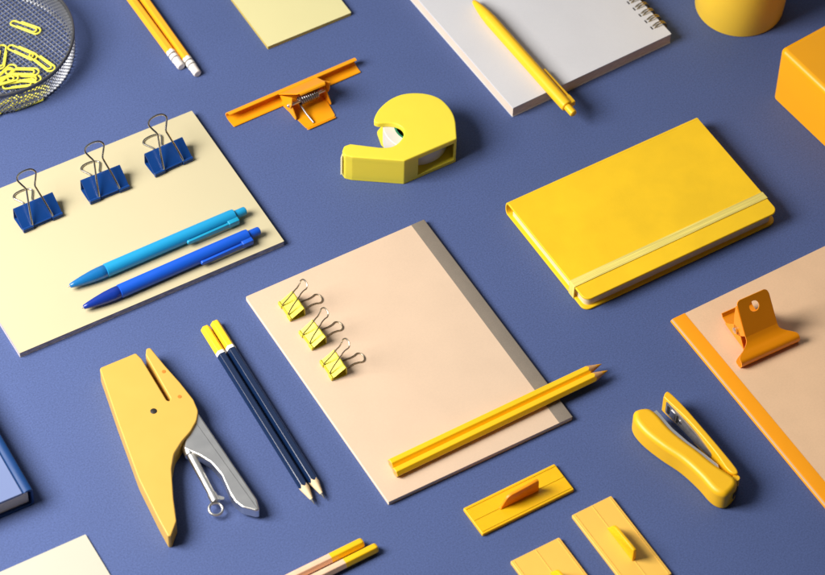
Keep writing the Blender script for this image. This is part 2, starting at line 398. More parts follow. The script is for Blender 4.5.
# beige notepad with grey binding strip
t = thing('notepad', 'beige kraft notepad with a dark grey binding strip along its right side', 'notepad', (-113.2, -159.0, 0), -.45)
W_, H_ = 150.6, 209.0
b = MB(); b.rprism(rect(.15, W_-.8, .15, H_-.15), .55, 3.5); b.build('page_block', WHITE_EDGE, t)
b = MB(); b.rprism(rpoly(rect(0, W_-.4, 0, H_), .6, 2), 3.52, 4.0, .15, 0, 2); b.build('front_cover', BROWN, t)
b = MB(); b.rprism(rpoly(rect(0, W_-.4, 0, H_), .6, 2), 0, .5); b.build('back_cover', BROWN, t)
b = MB()
prof = [(W_-11.4, 4.12), (W_-1.0, 4.12), (W_-.35, 3.95), (W_, 3.4), (W_, .8), (W_-.3, .2), (W_-.9, .05)]
inn = [(x-.35 if i > 1 else x, z-.11 if i < 4 else z+.02) for i, (x, z) in enumerate(prof)]
b.rings([[(x, y, z) for x, z in prof] + [(x, y, z) for x, z in inn[::-1]] for y in (-.05, H_+.05)])
b.build('binding_strip', GREYTAPE, t)

# kraft notepad with orange strip (right)
t = thing('notepad', 'kraft brown notepad with an orange binding strip along its left side', 'notepad', (149.0, -331.0, 0), .7)
b = MB(); b.rprism(rect(.8, 147.8, .15, 209.8), .55, 2.6); b.build('page_block', WHITE_EDGE, t)
b = MB(); b.rprism(rpoly(rect(.4, 148, 0, 210), .6, 2), 2.62, 3.1, .15, 0, 2); b.build('front_cover', KRAFT, t)
b = MB(); b.rprism(rpoly(rect(.4, 148, 0, 210), .6, 2), 0, .5); b.build('back_cover', KRAFT, t)
b = MB()
prof = [(12.2, 3.24), (2.6, 3.26), (1.5, 3.1), (.5, 2.5), (.0, 1.7), (0, .7), (.3, .2), (.9, .05)]
inn = [(x+.3 if i > 1 else x, z-.12 if i < 4 else z) for i, (x, z) in enumerate(prof)]
b.rings([[(x, y, z) for x, z in prof] + [(x, y, z) for x, z in inn[::-1]] for y in (-.06, 210.1)])
b.build('binding_strip', ORANGE_STRIP, t)

# yellow hardcover notebook with elastic
t = thing('hardcover_notebook', 'yellow hardcover notebook closed with a pale elastic band', 'notebook', (97.2, -82.2, 0), .3)
W_, H_, T_ = 170.5, 109.5, 13.6
fp = rpoly(rect(0, W_, 0, H_-3), [6, 6, 0, 0], 8)
b = MB(); b.rprism(fp, T_-1.9, T_, .75, .5, 4); b.build('front_cover', YEL_LEATHER, t)
b = MB(); b.rprism(fp, 0, 1.9, .6, .6, 3); b.build('back_cover', YEL_LEATHER, t)
b = MB(); arc = []
for k in range(13):
    a = PI/2 - PI*k/12
    arc.append((H_-3.4+3.9*math.cos(a)**.75 if math.cos(a) > 1e-6 else H_-3.4, T_/2+(T_/2+.02)*math.sin(a)))
inn = [(y-1.1 if 0 < i < 12 else y, T_/2+(z-T_/2)*.80) for i, (y, z) in enumerate(arc)]
b.rings([[(x, y, z) for y, z in arc] + [(x, y, z) for y, z in inn[::-1]] for x in (0, W_)])
b.build('spine', YEL_LEATHER, t, bevel=.3)
b = MB(); b.rprism(rpoly(rect(2.6, W_-2.6, 2.8, H_-6.2), [5, 5, .2, .2], 6), 1.9, T_-1.9); b.build('page_block', CREAM_EDGE, t)
b = MB()
ey0, ey1, e = 14.6, 21.4, .55
for (x0, x1, z0, z1) in ((-e, W_+e, T_, T_+e), (-e, W_+e, -.0, .02)):
    pass
loop_o = rpoly([(-e, .02), (W_+e, .02), (W_+e, T_+e), (-e, T_+e)], .8, 4)
loop_i = rpoly([(-.05, .3), (W_+.05, .3), (W_+.05, T_+.02), (-.05, T_+.02)], .3, 4)
V = b.rings([[(x, ey0, z) for x, z in loop_i], [(x, ey0, z) for x, z in loop_o], [(x, ey1, z) for x, z in loop_o], [(x, ey1, z) for x, z in loop_i]], False, False)
for k in range(len(V[0])):
    j = (k+1) % len(V[0]); b.f([V[0][j], V[0][k], V[3][k], V[3][j]])
b.build('elastic_band', ELASTIC, t)

# dark blue book, left edge
t = thing('hardcover_book', 'thick dark blue book with pale sheen on its cover at the left edge', 'book', (-325.5, -36.2, 0), -1.8)
b = MB(); prof = [(-8, 18.2), (-7.2, 17.5), (-6.2, 17.6), (-5, 18.5), (-2.6, 18.6), (-.8, 17.6), (0, 15.6), (0, 3), (-.8, 1), (-2.6, 0), (-8, 0)]
inn = [(-8, 16.9), (-3, 16.9), (-1.6, 15.5), (-1.6, 3.2), (-3, 1.7), (-8, 1.7)]
b.rings([[(x, y, z) for x, z in prof] + [(x, y, z) for x, z in inn[::-1]] for y in (0, 160)]); b.build('spine', BOOK_DARK, t, bevel=.3)
b = MB(); b.rprism(rect(-150, -8.02, 0, 160), 16.4, 18.25, .4, 0, 3); b.build('front_cover', BOOK_SHEEN, t)
b = MB(); b.rprism(rect(-150, -8.02, 0, 160), 0, 1.8); b.build('back_cover', BOOK_DARK, t)
b = MB(); b.rprism(rect(-147, -3.2, 2.6, 157), 1.82, 16.38); b.build('page_block', WHITE_EDGE, t)

# grey spiral sketchbook
t = thing('spiral_sketchbook', 'light grey spiral bound sketchbook lying at the top edge under a yellow pen', 'sketchbook', (151.4, 106.0, 0), 2.0)
W_, H_, T_ = 148.5, 208, 10.6
b = MB(); b.rprism(rect(.3, W_-.6, .3, H_-.3), 1.02, T_-1.02); b.build('page_block', BEIGE_EDGE, t)
b = MB(); b.rprism(rpoly(rect(0, W_, 0, H_), 1.0, 3), T_-1.0, T_, .2, 0, 2); fc = b.build('front_cover', GREYCARD, t)
b = MB(); b.rprism(rpoly(rect(0, W_, 0, H_), 1.0, 3), 0, 1.0); b.build('back_cover', GREYCARD, t)
b = MB(); hb = MB()
for i in range(24):
    y = 13.2 + i*7.95
    if y > H_-8: break
    for dy in (-1.1, 1.1):
        pts = []
        for k in range(29):
            a = PI*1.02 - (PI*2.04)*k/28
            pts.append((W_-2.8+7.2*math.cos(a), y+dy*(1-.25*math.cos(a)), T_/2+(T_/2+2.0)*math.sin(a)))
        pts = [p for p in pts]
        b.tube(pts, .5, 6)
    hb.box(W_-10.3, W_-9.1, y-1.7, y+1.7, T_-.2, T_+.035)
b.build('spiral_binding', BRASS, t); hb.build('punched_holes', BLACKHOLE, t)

# ------------------------------------------------------------------ binder clips
def wire_shape(half, wl, neck=1.):
    pts = [(half*1.28, .0), (half*1.02, .2), (half*.98, wl*.05), (half*.78, wl*.3), (half*.5*neck, wl*.58), (half*.44*neck, wl*.68), (half*.72, wl*.8), (half*.9, wl*.9), (half*.62, wl*.975), (0, wl)]
    full = pts + [(-x, y) for x, y in pts[-2::-1]]
    return cat([(x, y, 0) for x, y in full], 5)
def make_binder_clip(label, loc, rz, L, D, H, wl, wr, body, wire, group, lift=52., th=.55, neck=1., lie=.9):
    """jaws at y=0, spine towards +Y, lies on one plate; length along X"""
    t = thing('binder_clip', label, 'binder clip', loc, rz, group)
    lip = .055*H+.45
    b = MB(); top = (D*.9, H)
    prof = cat([(lip*.9, lip*1.0+.35), (D*.35, .5), (D*.7, .32), (D*.93, .32)], 3) + cat([(D*.98, .5), (D, 1.2), (D, H*.3), (D*.985, H*.9), (D*.97, H*.98)], 3) + cat([(D*.94, H), (D*.88, H*.96), (D*.45, H*.6), (lip*.9, lip*2+.75)], 3)
    b.sheet(prof, L/2, th)
    for z in (lip+.15, lip*2.6+.35):
        for sx in (-1, 1):
            x0, x1 = sx*L*.24, sx*L/2
            b.tube([(x0, 0, z), (x1, 0, z)], lip, 12)
        b.tube([(-L*.22, lip*.35, z), (L*.22, lip*.35, z)], lip*.62, 10)
    b.build('body', body, t)
    ws = wire_shape(L*.26, wl, neck)
    a = math.radians(lift); zz = lip*2.6+.35; w = MB()
    w.tube([(x, y*math.cos(a)-math.sin(a)*(.35+lip*.3)*min(1, y/3), zz+y*math.sin(a)+math.cos(a)*(.35+lip*.3)*min(1, y/3)) for x, y, _ in ws], wr, 8); w.build('handle', wire, t)
    w = MB(); w.tube([(x, y*lie, max(wr, lip*.9+.1-y*.05)) for x, y, _ in ws], wr, 8); w.build('handle', wire, t)
    return t
G = 'blue binder clips in a row on the pale yellow pad'
bc = make_binder_clip('blue binder clip on the yellow pad, leftmost of the row', (-209.2, 183.2, 5.2), .5, 32.4, 15.6, 11.8, 41, .75, BINDER_BLUE, WIRE_S, G)
dup(bc, (-154.0, 183.0, 5.2), -1.2, 'blue binder clip on the yellow pad, middle of the row')
dup(bc, (-99.8, 183.6, 5.2), 1.6, 'blue binder clip on the yellow pad, rightmost of the row and nearest its corner')
G = 'small lemon yellow binder clips in a row on the beige notepad'
bc = make_binder_clip('small lemon yellow binder clip on the beige notepad, uppermost of the three', (-94.2, 22.6, 4.0), -91, 18.2, 11.5, 8.6, 29, .55, BINDER_LEM, WIRE_G, G, neck=1.45, lie=1.03)
dup(bc, (-94.0, -8.2, 4.0), -88, 'small lemon yellow binder clip on the beige notepad, middle of the three')
dup(bc, (-94.6, -39.0, 4.0), -92, 'small lemon yellow binder clip on the beige notepad, lowest of the three')

# ------------------------------------------------------------------ wire basket with paper clips
bx, by, BR, BH = -165.6, 360.2, 64.6, 24.0
t = thing('mesh_basket', 'round dark wire mesh basket holding yellow paper clips in the top left corner', 'basket', (bx, by, 0), 0)
b = MB()
b.lathe_z([(BR-.9, BH-3.4), (BR+.5, BH-3.4), (BR+.8, BH-2.6), (BR+.7, BH-.5), (BR+.2, BH), (BR-.6, BH), (BR-1., BH-.5)], n=128, loop=True); b.build('rim', BLACKMET, t)
b = MB(); pitch = 3.4; Rb = BR-1.2
ca, sa = math.cos(math.radians(13)), math.sin(math.radians(13))
k = -int(Rb/pitch)
while k*pitch < Rb:
    q = k*pitch; h = math.sqrt(max(0, Rb*Rb-q*q))
    if h > 2:
        for (a0, a1, z) in (((q, -h), (q, h), .75), ((-h, q), (h, q), 1.15)):
            p0 = (a0[0]*ca-a0[1]*sa, a0[0]*sa+a0[1]*ca, z); p1 = (a1[0]*ca-a1[1]*sa, a1[0]*sa+a1[1]*ca, z)
            b.tube([p0, p1], .41, 6, caps=False)
    k += 1
b.build('mesh_base', MESHMET, t, smooth=60)
b = MB(); NH = 116; steps = 9
for s in (-1, 1):
    for i in range(NH):
        pts = []
        for j in range(steps+1):
            u = j/steps; zz = .8 + u*(BH-3.2); th = 2*PI*i/NH + s*u*(BH-3.)/BR*.95
            r = Rb + (.35 if s > 0 else -.1) - 2.2*max(0, 1-u*6)**2 + .9*math.sin(u*PI)
            pts.append((r*math.cos(th), r*math.sin(th), zz))
        b.tube(pts, .43, 5, caps=False)
b.build('mesh_wall', MESHMET, t, smooth=60)
def make_paperclip(label, loc, rz, group, tilt=(0, 0)):
    b = MB(); L, w = 27., 7.4
    def arc(cx, cy, r, a0, a1, n=9): return [(cx+r*math.cos(a0+(a1-a0)*i/n), cy+r*math.sin(a0+(a1-a0)*i/n)) for i in range(n+1)]
    r1, r2, r3 = w/2, w/2-.55, w/2-1.5
    p = [(-L*.22, -r3+.2)] + arc(L*.28, -.0, r3, -PI/2, PI/2) + arc(-L/2+r2+1, -.45, r3+.45, PI/2, 3*PI/2) + arc(L/2-r1, .2-.4, r1-.15, -PI/2, PI/2) + [(-L*.18, r1-.5)]
    pts = [(x, y, .75 + (.5 if i > len(p)*.5 else 0)*min(1, abs(i-len(p)*.5)/5)) for i, (x, y) in enumerate(p)]
    b.tube(cat(pts, 2), .72, 8)
    o = b.build('paper_clip', CLIP_LEMON, None, loc, rz)
    o.rotation_euler.x, o.rotation_euler.y = math.radians(tilt[0]), math.radians(tilt[1])
    tag(o, label, 'paper clip', group); return o
G = 'yellow paper clips lying in the wire basket'
pc = None
def clip_at(label, x, y, z, rz, tilt=(0, 0)):
    global pc
    if pc is None: pc = make_paperclip(label, (x, y, z), rz, G, tilt)
    else:
        c = pc.copy(); COL.objects.link(c); c.location = Vector((x, y, z))*MM
        c.rotation_euler = (math.radians(tilt[0]), math.radians(tilt[1]), math.radians(rz)); c['label'] = label
clip_at('yellow paper clip lying alone near the middle of the wire basket', -130.8, 372.4, 1.4, -55)
clip_at('yellow paper clip lying end to end with another, left of it, in the basket', -144.6, 349.7, 1.4, -60)
clip_at('yellow paper clip pointing at the basket rim, right of its end-to-end neighbour', -136.3, 332.2, 2.2, -73)
clip_at('yellow paper clip half cut off by the left frame edge, pointing up the basket', -160.4, 352.8, 1.6, -123)
clip_at('uppermost yellow paper clip of the heap at the near side of the basket', -155.1, 328.7, 4.2, -31)
clip_at('second yellow paper clip of the heap, just below the uppermost one', -156.4, 322.8, 2.8, -33)
clip_at('yellow paper clip of the heap at the left frame edge with its round end showing', -172.7, 327.7, 3.6, -6)
clip_at('third yellow paper clip of the heap, close under the basket rim', -162.2, 320.0, 2.0, -19)
clip_at('yellow paper clip seen through the mesh wall, nearest the basket bottom', -164.6, 300.5, 1.4, -1)
clip_at('yellow paper clip deep in the heap, crossing under the uppermost one', -168.5, 333.0, 2.6, 24)
clip_at('yellow paper clip seen through the mesh wall, left of the one nearest the bottom', -183.5, 304.5, 1.6, 14)
clip_at('yellow paper clip seen through the mesh wall just under the rim', -156.7, 307.2, 2.2, -13)

# ------------------------------------------------------------------ cup and box
t = thing('cup', 'plain matt yellow cup standing at the top right edge', 'cup', (369.4, 118.6, 0), 0)
b = MB(); b.lathe_z([(33.2, 0), (34.4, .5), (34.9, 1.6), (37.6, 38), (40.2, 88), (40.0, 89), (39.0, 89), (38.6, 88), (36.0, 38), (33.4, 3), (32, 2)], n=96); b.build('body', CUP_Y, t)
b = MB(); b.lathe_z([(40.0, 88.2), (41., 88.8), (41.2, 90), (40.6, 91), (39.4, 91), (38.8, 90), (38.9, 88.6)], n=96, loop=True); b.build('rim', CUP_Y, t)
b = MB(); b.rprism(rpoly(rect(0, 120, -110, 0), 5.2, 6), 0, 54.5, 4.6, .8, 7)
tag(b.build('box', BOX_O, None, (337.2, 25.8, 0), 5.2), 'glossy orange box with rounded edges at the right edge', 'box')

# ------------------------------------------------------------------ magnetic hooks
def make_tab(label, loc, rz, w, l, m, finm, group):
    """plate with its long side along Y, fin along Y, sloping towards +Y"""
    t = thing('grip_plate', label, 'plastic plate', loc, rz, group)
    b = MB(); b.rprism(rpoly(rect(-w/2, w/2, -l/2, l/2), .9, 3), 0, 2.9, .7, .3, 3)
    b.build('plate', m, t)
    b = MB()
    for s in (-1, 1): b.rprism(rpoly(rect(s*(w/2-2.1)-.22, s*(w/2-2.1)+.22, -l/2+1.2, l/2-1.2), .1, 1), 2.8, 3.3, .15, 0, 2)
    for y0, y1 in ((-l/2+.8, -16.4), (15.8, l/2-.8)): b.rprism(rect(-.28, .28, y0, y1), 2.8, 3.25, .12, 0, 2)
    b.build('moulded_ridges', m, t)
    b = MB(); pr = cat([(16.2, 2.85, 0), (15., 4.6, 0), (13, 8.2, 0), (11.2, 11.2, 0), (9.2, 13., 0), (6.5, 13.9, 0)], 3) + [(-8, 14.8), (-14.2, 15.2), (-15.1, 14.7), (-15.4, 13.4), (-15.6, 2.85)]
    pr = [(p[0], p[1]) for p in pr]
    rr = []
    for x, d in ((-1.25, .45), (-1.05, .12), (-.8, 0), (.8, 0), (1.05, .12), (1.25, .45)):
        rr.append([(x*(1.25 if z < 4 else 1), y, z if z < 3 else z) for y, z in offset(ccw(pr), d)])
    b.rings(rr); b.build('fin', finm, t)
    return t
G = 'yellow plastic grip plates with a central fin'
make_tab('golden yellow plate with an orange fin, lying crosswise below the beige notepad', (-32.8, -200.8, 0), 90.6, 25.6, 75.4, MAG_DEEP, FIN_ORANGE, G)
make_tab('yellow plate with pale sheen and a yellow fin, the right one of two at the bottom edge', (8.5, -268.4, 0), .6, 33., 75.6, MAG_SHEEN, MAG_DEEP, G)
make_tab('yellow plate with pale sheen at the bottom edge, left of another and cut off by the frame', (-45.2, -280, 0), .4, 40., 75.6, MAG_SHEEN, MAG_DEEP, G)

# ------------------------------------------------------------------ hand stapler (plier type)
t = thing('plier_stapler', 'amber yellow plier stapler with chrome handle lying on its side', 'stapler', (-220, -20, 0), 0)
ox, oy = -220, -20
out = [(-236.8,37.4),(-208.0,36.6),(-206.8,30),(-208.6,-11.4),(-207.4,-13.4),(-205.6,-11.4),(-202.8,31.6),(-199.6,36.6),(-196.8,35.8),(-195.2,15.8),(-193.0,-2.7),(-191.9,-20.5),(-193.7,-31.1),(-198.7,-37.9),(-206.7,-44.0),(-216.2,-48.6),(-226.0,-55.4),(-233.4,-65.6),(-243.8,-88),(-251.2,-106.5),(-260.2,-115.5),(-262.2,-114.5),(-261.2,-99),(-257.3,-61.7),(-247.4,-11.8)]
rad = [2.5,1.5,2,1.4,1.2,1.4,2,1.8,1.6,20,20,12,10,12,14,16,16,16,30,6,1,1,30,60,60]
poly = [(x-ox, y-oy) for x, y in rpoly(out, rad, 5)]
b = MB(); b.rprism(poly, 0, 14.2, 1.0, .6, 4); b.build('body', PLIER_Y, t)
b = MB(); b.lathe_z([(0.01, 13.6), (2.4, 13.6), (2.4, 14.35), (1.6, 14.7), (.01, 14.75)], -221.2-ox, -15.7-oy, 20, caps=False); b.build('pivot_pin', BLACKHOLE, t)
for x, y in ((-198.6, 11.7), (-199.3, -13.5)):
    b = MB(); b.lathe_z([(0.01, 14.1), (1.5, 14.1), (1.5, 14.28), (1.15, 14.32), (.01, 14.24)], x-ox, y-oy, 16, caps=False); b.build('moulded_dimple', DIMPLE, t)
lev = [(-200,-28),(-193.6,-29),(-193.6,-71),(-193.6,-97),(-193.6,-116),(-196.4,-124.8),(-199,-124.0),(-205.5,-117),(-207.8,-110),(-207.3,-101),(-205.0,-85.3),(-206.3,-73),(-210,-64),(-217,-53),(-212,-45)]
lp = [(x-ox, y-oy) for x, y in rpoly(lev, [1,4,0,0,8,1,3,6,8,8,10,12,12,2,2], 5)]
b = MB(); b.rprism(lp, 8.6, 11.4, 1.3, 0, 5)
wall = [p for p in lp]
outer = ccw(lp); inner = offset(outer, 1.1)
V = b.rings([[(x, y, 3.2) for x, y in outer], [(x, y, 8.7) for x, y in outer]], False, False)
V2 = b.rings([[(x, y, 3.2) for x, y in inner], [(x, y, 8.7) for x, y in inner]], False, False)
for k in range(len(outer)):
    j = (k+1) % len(outer); b.f([V[0][k], V[0][j], V2[0][j], V2[0][k]])
hd = b.build('lever_handle', STEEL, t)
b = MB(); b.tube([(-213-ox, -47-oy, 7), (-214.6-ox, -62-oy, 7), (-217.6-ox, -98-oy, 6)], [3.1, 3.1, 2.8], 16)
b.tube([(-213.2-ox, -51-oy, 7.2), (-214.3-ox, -58-oy, 7.1)], 4.2, 18)
b.tube([(-217.2-ox, -94-oy, 6), (-217.9-ox, -101-oy, 6)], 3.5, 16)
rod = b.build('spring_rod', STEEL, t)
b = MB(); rc = (-220.5-ox, -105.6-oy, 5.4); b.tube([(rc[0]+4.7*math.cos(2*PI*k/28), rc[1]+4.7*math.sin(2*PI*k/28), rc[2]+.8*math.sin(2*PI*k/28)) for k in range(28)], 1.0, 10, closed=True)
b.build('pull_ring', STEEL, rod)
b = MB(); b.plate(rpoly([(-2.4, 0), (2.4, 0), (1, 6), (-1, 6)], .6, 3), (-216.4-ox, -98-oy, 7.2), (.6, .8, 0), (.8, -.6, 0), .6); b.build('stop_tab', STEEL, rod)

# ------------------------------------------------------------------ mini stapler lying on its side
t = thing('mini_stapler', 'small yellow stapler lying on its side with its metal jaw open', 'stapler', (85, -230, 0), 0)
ox, oy = 85, -230
out = [(70,-187),(74.5,-185),(82,-188),(84.8,-195.5),(85.6,-210),(88.2,-223),(92,-236),(95.5,-251),(100.8,-266),(101,-271),(98,-275),(89.5,-278),(84.5,-275.8),(81.6,-269),(80.6,-255),(77.6,-238),(72.0,-222),(67.8,-206),(67.2,-194)]
poly = cat([(x-ox, y-oy) for x, y in out] and [(x-ox, y-oy, 0) for x, y in out], 5, True); poly = [(p[0], p[1]) for p in poly]
b = MB(); b.rprism(poly, 0, 18.5, 4.2, 2.5, 7); b.build('housing', YEL_PLASTIC, t, smooth=60)
# magazine: bright channel running along the inner side of the housing
mg = [(83.5,-190.5),(88.0,-189.8),(88.9,-209),(91.9,-224),(96.0,-238),(99.2,-251),(98,-254),(93,-245),(89,-228),(86,-212)]
b = MB(); b.rprism([(x-ox, y-oy) for x, y in mg], 4.4, 13.2, .4, .4, 2); b.build('magazine', STEEL, t)
bs = [(96.8,-187.5),(97.4,-184.6),(100.2,-182.6),(102.6,-184.4),(104.6,-200),(105.6,-222),(106.4,-246),(106.4,-262),(104.8,-266.5),(101.6,-264.5),(100.4,-258),(101.2,-246),(101.0,-228),(99.8,-208)]
poly = [(p[0], p[1]) for p in cat([(x-ox, y-oy, 0) for x, y in bs], 4, True)]
b = MB(); b.rprism(poly, .8, 17.6, 1.1, .8, 4); base = b.build('base', YEL_PLASTIC, t, smooth=60)
b = MB()
pl = [(0, 2.8), (34, 4.2), (52, 6.0), (52, 11.5), (34, 14.5), (0, 16.0)]
b.plate(rpoly(pl, 1.5, 3), (96.9-ox, -188.5-oy, .0), (3.2, -41, 0), (0, 0, 1), -1.0); an = b.build('anvil_plate', ANVIL, base)
b = MB(); b.plate(rpoly(rect(6, 11, 6.2, 12.8), .8, 3), (96.3-ox, -188.5-oy, 0), (3.2, -41, 0), (0, 0, 1), -.8)
b.plate(circle(16.5, 9.6, 1.6, 14), (96.4-ox, -188.5-oy, 0), (3.2, -41, 0), (0, 0, 1), -.9); b.build('crimp_groove', STEEL, an)
b = MB(); b.plate(rpoly(rect(12.6, 14.2, 5.6, 13.6), .4, 2), (96.35-ox, -188.5-oy, 0), (3.2, -41, 0), (0, 0, 1), -.75)
b.plate(rpoly(rect(2.2, 4.6, 5.2, 13.2), .4, 2), (96.35-ox, -188.5-oy, 0), (3.2, -41, 0), (0, 0, 1), -.75); b.build('stamped_recess', BLACKHOLE, an)
b = MB(); b.tube([(102.5-ox, -268-oy, 3), (102.5-ox, -268-oy, 15.5)], 2.6, 16); b.build('hinge', YEL_PLASTIC, t)
b = MB(); b.rprism([(x-ox, y-oy) for x, y in ((93, -274), (100, -270.5), (101.6, -273), (95, -277.4))], 6.5, 12, .2, .2, 2); b.build('staple_slot', BLACKHOLE, t)

# ------------------------------------------------------------------ tape dispenser
t = thing('tape_dispenser', 'lemon yellow tape dispenser with a roll of white tape lying on its side', 'tape dispenser', (60, 110, 0), 0)
ox, oy = 60, 110
def P(x, y): return (x-ox, y-oy)
outer_pts = [(46.4,136.4),(50.1,139.9),(55,143.2),(61.2,145.9),(68,147.6),(75.7,147.7),(82,146),(88,143),(94,138.4),(98.6,132.5),(100.9,126),(101.4,117.5),(100.4,110),(98.0,103.2)]
arcp = [P(x, y) for x, y, _ in cat([(x, y, 0) for x, y in outer_pts], 4)]
arm_l = [P(44.9, 88.9), P(13, 111.4), P(9.0, 115.6), P(9.3, 120), P(13.2, 123.9), P(18.4, 123.4)]
notch_pts = [(35.2,109.8),(40,107),(44.3,105.7),(49,106.2),(54.4,108.8),(58.8,113),(60.3,118.5),(58,123.6),(53.5,127.4),(48.5,129.9),(46.2,131.6),(45.1,134.0),(46.4,136.4)]
notch = [P(x, y) for x, y, _ in cat([(x, y, 0) for x, y in notch_pts], 3)][:-1]
top = arcp + [P(90.3, 88.6)] + arm_l + notch
rl = [0]*len(arcp) + [1.5] + [2, 3, 2.5, 2.5, 3, 2] + [0]*len(notch)
b = MB(); b.rprism(rpoly(top, rl, 4), 22.6, 27, .9, 0, 3)
bot = arcp[6:] + [P(90.3, 88.6)] + arm_l + [P(35.2, 109.8), P(45.5, 108.8), P(51, 113), P(50.6, 122), P(49.6, 131)]
b.rprism(rpoly(bot, [0]*len(arcp[6:])+[1.5, 2, 3, 2.5, 2.5, 3, 2, 3, 2, 3, 4, 2], 4), 0, 3.6, 0, .6, 3)
arm = arm_l[:1] + arm_l[1:] + [P(34.5, 110.4), P(42.0, 107.0), P(57.0, 92.4), P(57.2, 88.85)]
b.rprism(rpoly(arm, [2, 3, 2.5, 2.5, 3, 2, 3, 4, 1, .3], 4), 3.6, 22.6)
wo = arcp[10:] + [P(90.2, 88.7)]
wi = [(x*.915+P(72, 118)[0]*.085, y*.915+P(72, 118)[1]*.085) for x, y in arcp[10:]][::-1]
wo += [P(88.2, 88.7)]
b.rprism(wo+wi, 3.6, 22.6)
b.build('housing', LEMON, t)
rx, ry = P(72.5, 119.0)
b = MB(); b.lathe_z([(16.4, 3.8), (24.2, 3.8), (24.6, 4.2), (24.6, 21.8), (24.2, 22.2), (16.4, 22.2)], rx, ry, 80, loop=True); roll = b.build('tape_roll', TAPE_W, t)
b = MB(); b.lathe_z([(15.0, 3.7), (16.35, 3.7), (16.35, 22.25), (15.0, 22.25)], rx, ry, 64, loop=True); b.build('core', GREEN, roll)
b = MB(); pts = []
NT = 9
for k in range(NT*2+1):
    z = 3.5+k*(20./(NT*2)); pts.append((2.5 if k % 2 else .5, z))
pts = pts + [(-1.8, 23.5), (-1.8, 3.5)]
b.plate(pts, (9.0-ox, 118.6-oy, 0), (-.72, -.69, 0), (0, 0, 1), 1.1); b.build('cutter', CUTTER, t)

# ------------------------------------------------------------------ orange bulldog clips
def coil(b, x0, x1, cy, cz, r, turns, wr):
    pts = [(x0+(x1-x0)*k/(turns*10), cy+r*math.cos(2*PI*k/10), cz+r*math.sin(2*PI*k/10)) for k in range(turns*10+1)]
    b.tube(pts, wr, 6)
# standing on the kraft notepad
t = thing('bulldog_clip', 'orange bulldog clip with a round hole lying on the kraft notepad', 'bulldog clip', (190.4, -183.2, 3.12), -1.2)
jaw = cat([(2.4, .5, 0), (.2, 1.2, 0), (-1.0, 3.0, 0), (-1.1, 5.2, 0), (.2, 7.2, 0), (3., 8.4, 0), (6.5, 9.6, 0), (10., 11.6, 0), (13., 14.2, 0)], 4); jaw = [(p[0], p[1]) for p in jaw]
n = len(jaw); hw = []
for i in range(n):
    u = i/(n-1)
    hw.append(25 if u < .55 else 13.6 + (25-13.6)*(.5+.5*math.cos(PI*min(1, (u-.55)/.40))))
b = MB(); b.sheet(jaw, hw, .9)
vdir = Vector((0, 1, 1.32)).normalized(); ol = rpoly([(-13.6, -.2), (13.6, -.2), (13.2, 28.2), (-13.2, 28.2)], [0, 0, 3.4, 3.4], 6)
b.plate(ol, Vector((0, 13., 14.2)) + Vector((0, .35, -.26)), (1, 0, 0), vdir, .85, hole=circle(-.5, 19.6, 4.1, 28)[::-1])
for s in (-1, 1):   # ears of the front plate
    b.plate(rpoly([(13.6, 15.0), (29, 35.3), (29, 22), (27.6, 11), (24.5, 6.6), (20, 8.2)], [.5, 1, 4, 3, 3, 3], 5), (s*13.4-.35, 0, 0), (0, 1, 0), (0, 0, 1), .7)
b.build('front_plate', ORANGE_MET, t)
b = MB()
rear = cat([(1.6, .55, 0), (-.3, .8, 0), (1.5, .55, 0), (6, .45, 0), (12, .45, 0), (24, .9, 0), (41, 3.2, 0), (43.5, 4.6, 0), (44.6, 6.4, 0)][1:], 4); rear = [(p[0], p[1]) for p in rear]
hw = []
for y, z in rear: hw.append(25 if y < 5 else (13.2 + 11.8*(.5+.5*math.cos(PI*min(1, (y-5)/9)))) - max(0, y-14)*.015)
b.sheet(rear, hw, .9)
for s in (-1, 1):
    b.plate(rpoly([(12.5, .6), (39, 2.6), (32, 9), (28, 13.5), (24, 14.2), (20, 11.5), (16.2, 6)], [.5, 1, 5, 3, 3, 3, 3], 5), (s*13.4-.35, 0, 0), (0, 1, 0), (0, 0, 1), .7)
b.build('rear_plate', ORANGE_MET, t)
b = MB(); b.tube([(-16.0, 24.4, 10.4), (-15.4, 24.4, 10.4), (15.4, 24.4, 10.4), (16.0, 24.4, 10.4)], [1.4, 2.5, 2.5, 1.4], 16); b.build('rivet', STEEL, t)
b = MB(); coil(b, -10, 10, 24.4, 10.4, 3.2, 12, .6); b.build('spring', DARKSTEEL, t)

# long-jawed one lying on the table
t = thing('bulldog_clip', 'orange bulldog clip with extra wide jaws lying on the blue paper', 'bulldog clip', (21, 205, 0), .7)
XL, XR = -60.5, 53.5
def long_sheet(b, prof, x0, x1, th, taper=0):
    cx = (x0+x1)/2; n = len(prof); b.sheet(prof, [(x1-x0)/2 - taper*(1-i/(n-1)) for i in range(n)], th, cx)
b = MB()
low = [(p[0], p[1]) for p in cat([(-2.4, 1.1, 0), (-1.2, .45, 0), (4, .4, 0), (7, 1.0, 0), (8.6, 2.4, 0), (8.9, 3.3, 0)], 4)]
long_sheet(b, low, XL, XR, .7, 1.2)
b.plate(rpoly([(-17, 1), (-12.6, -32), (12.6, -32), (17, 1)], [0, 2.4, 2.4, 0], 5), (0, 0, .15), (1, 0, 0), (0, 1, 0), .7)
b.plate(rpoly([(-12.6, 0), (12.6, 0), (12, 2.2), (-12, 2.2)], [0, 0, .8, .8], 3), (0, -31.8, .3), (1, 0, 0), (0, -.8, .6), .6)
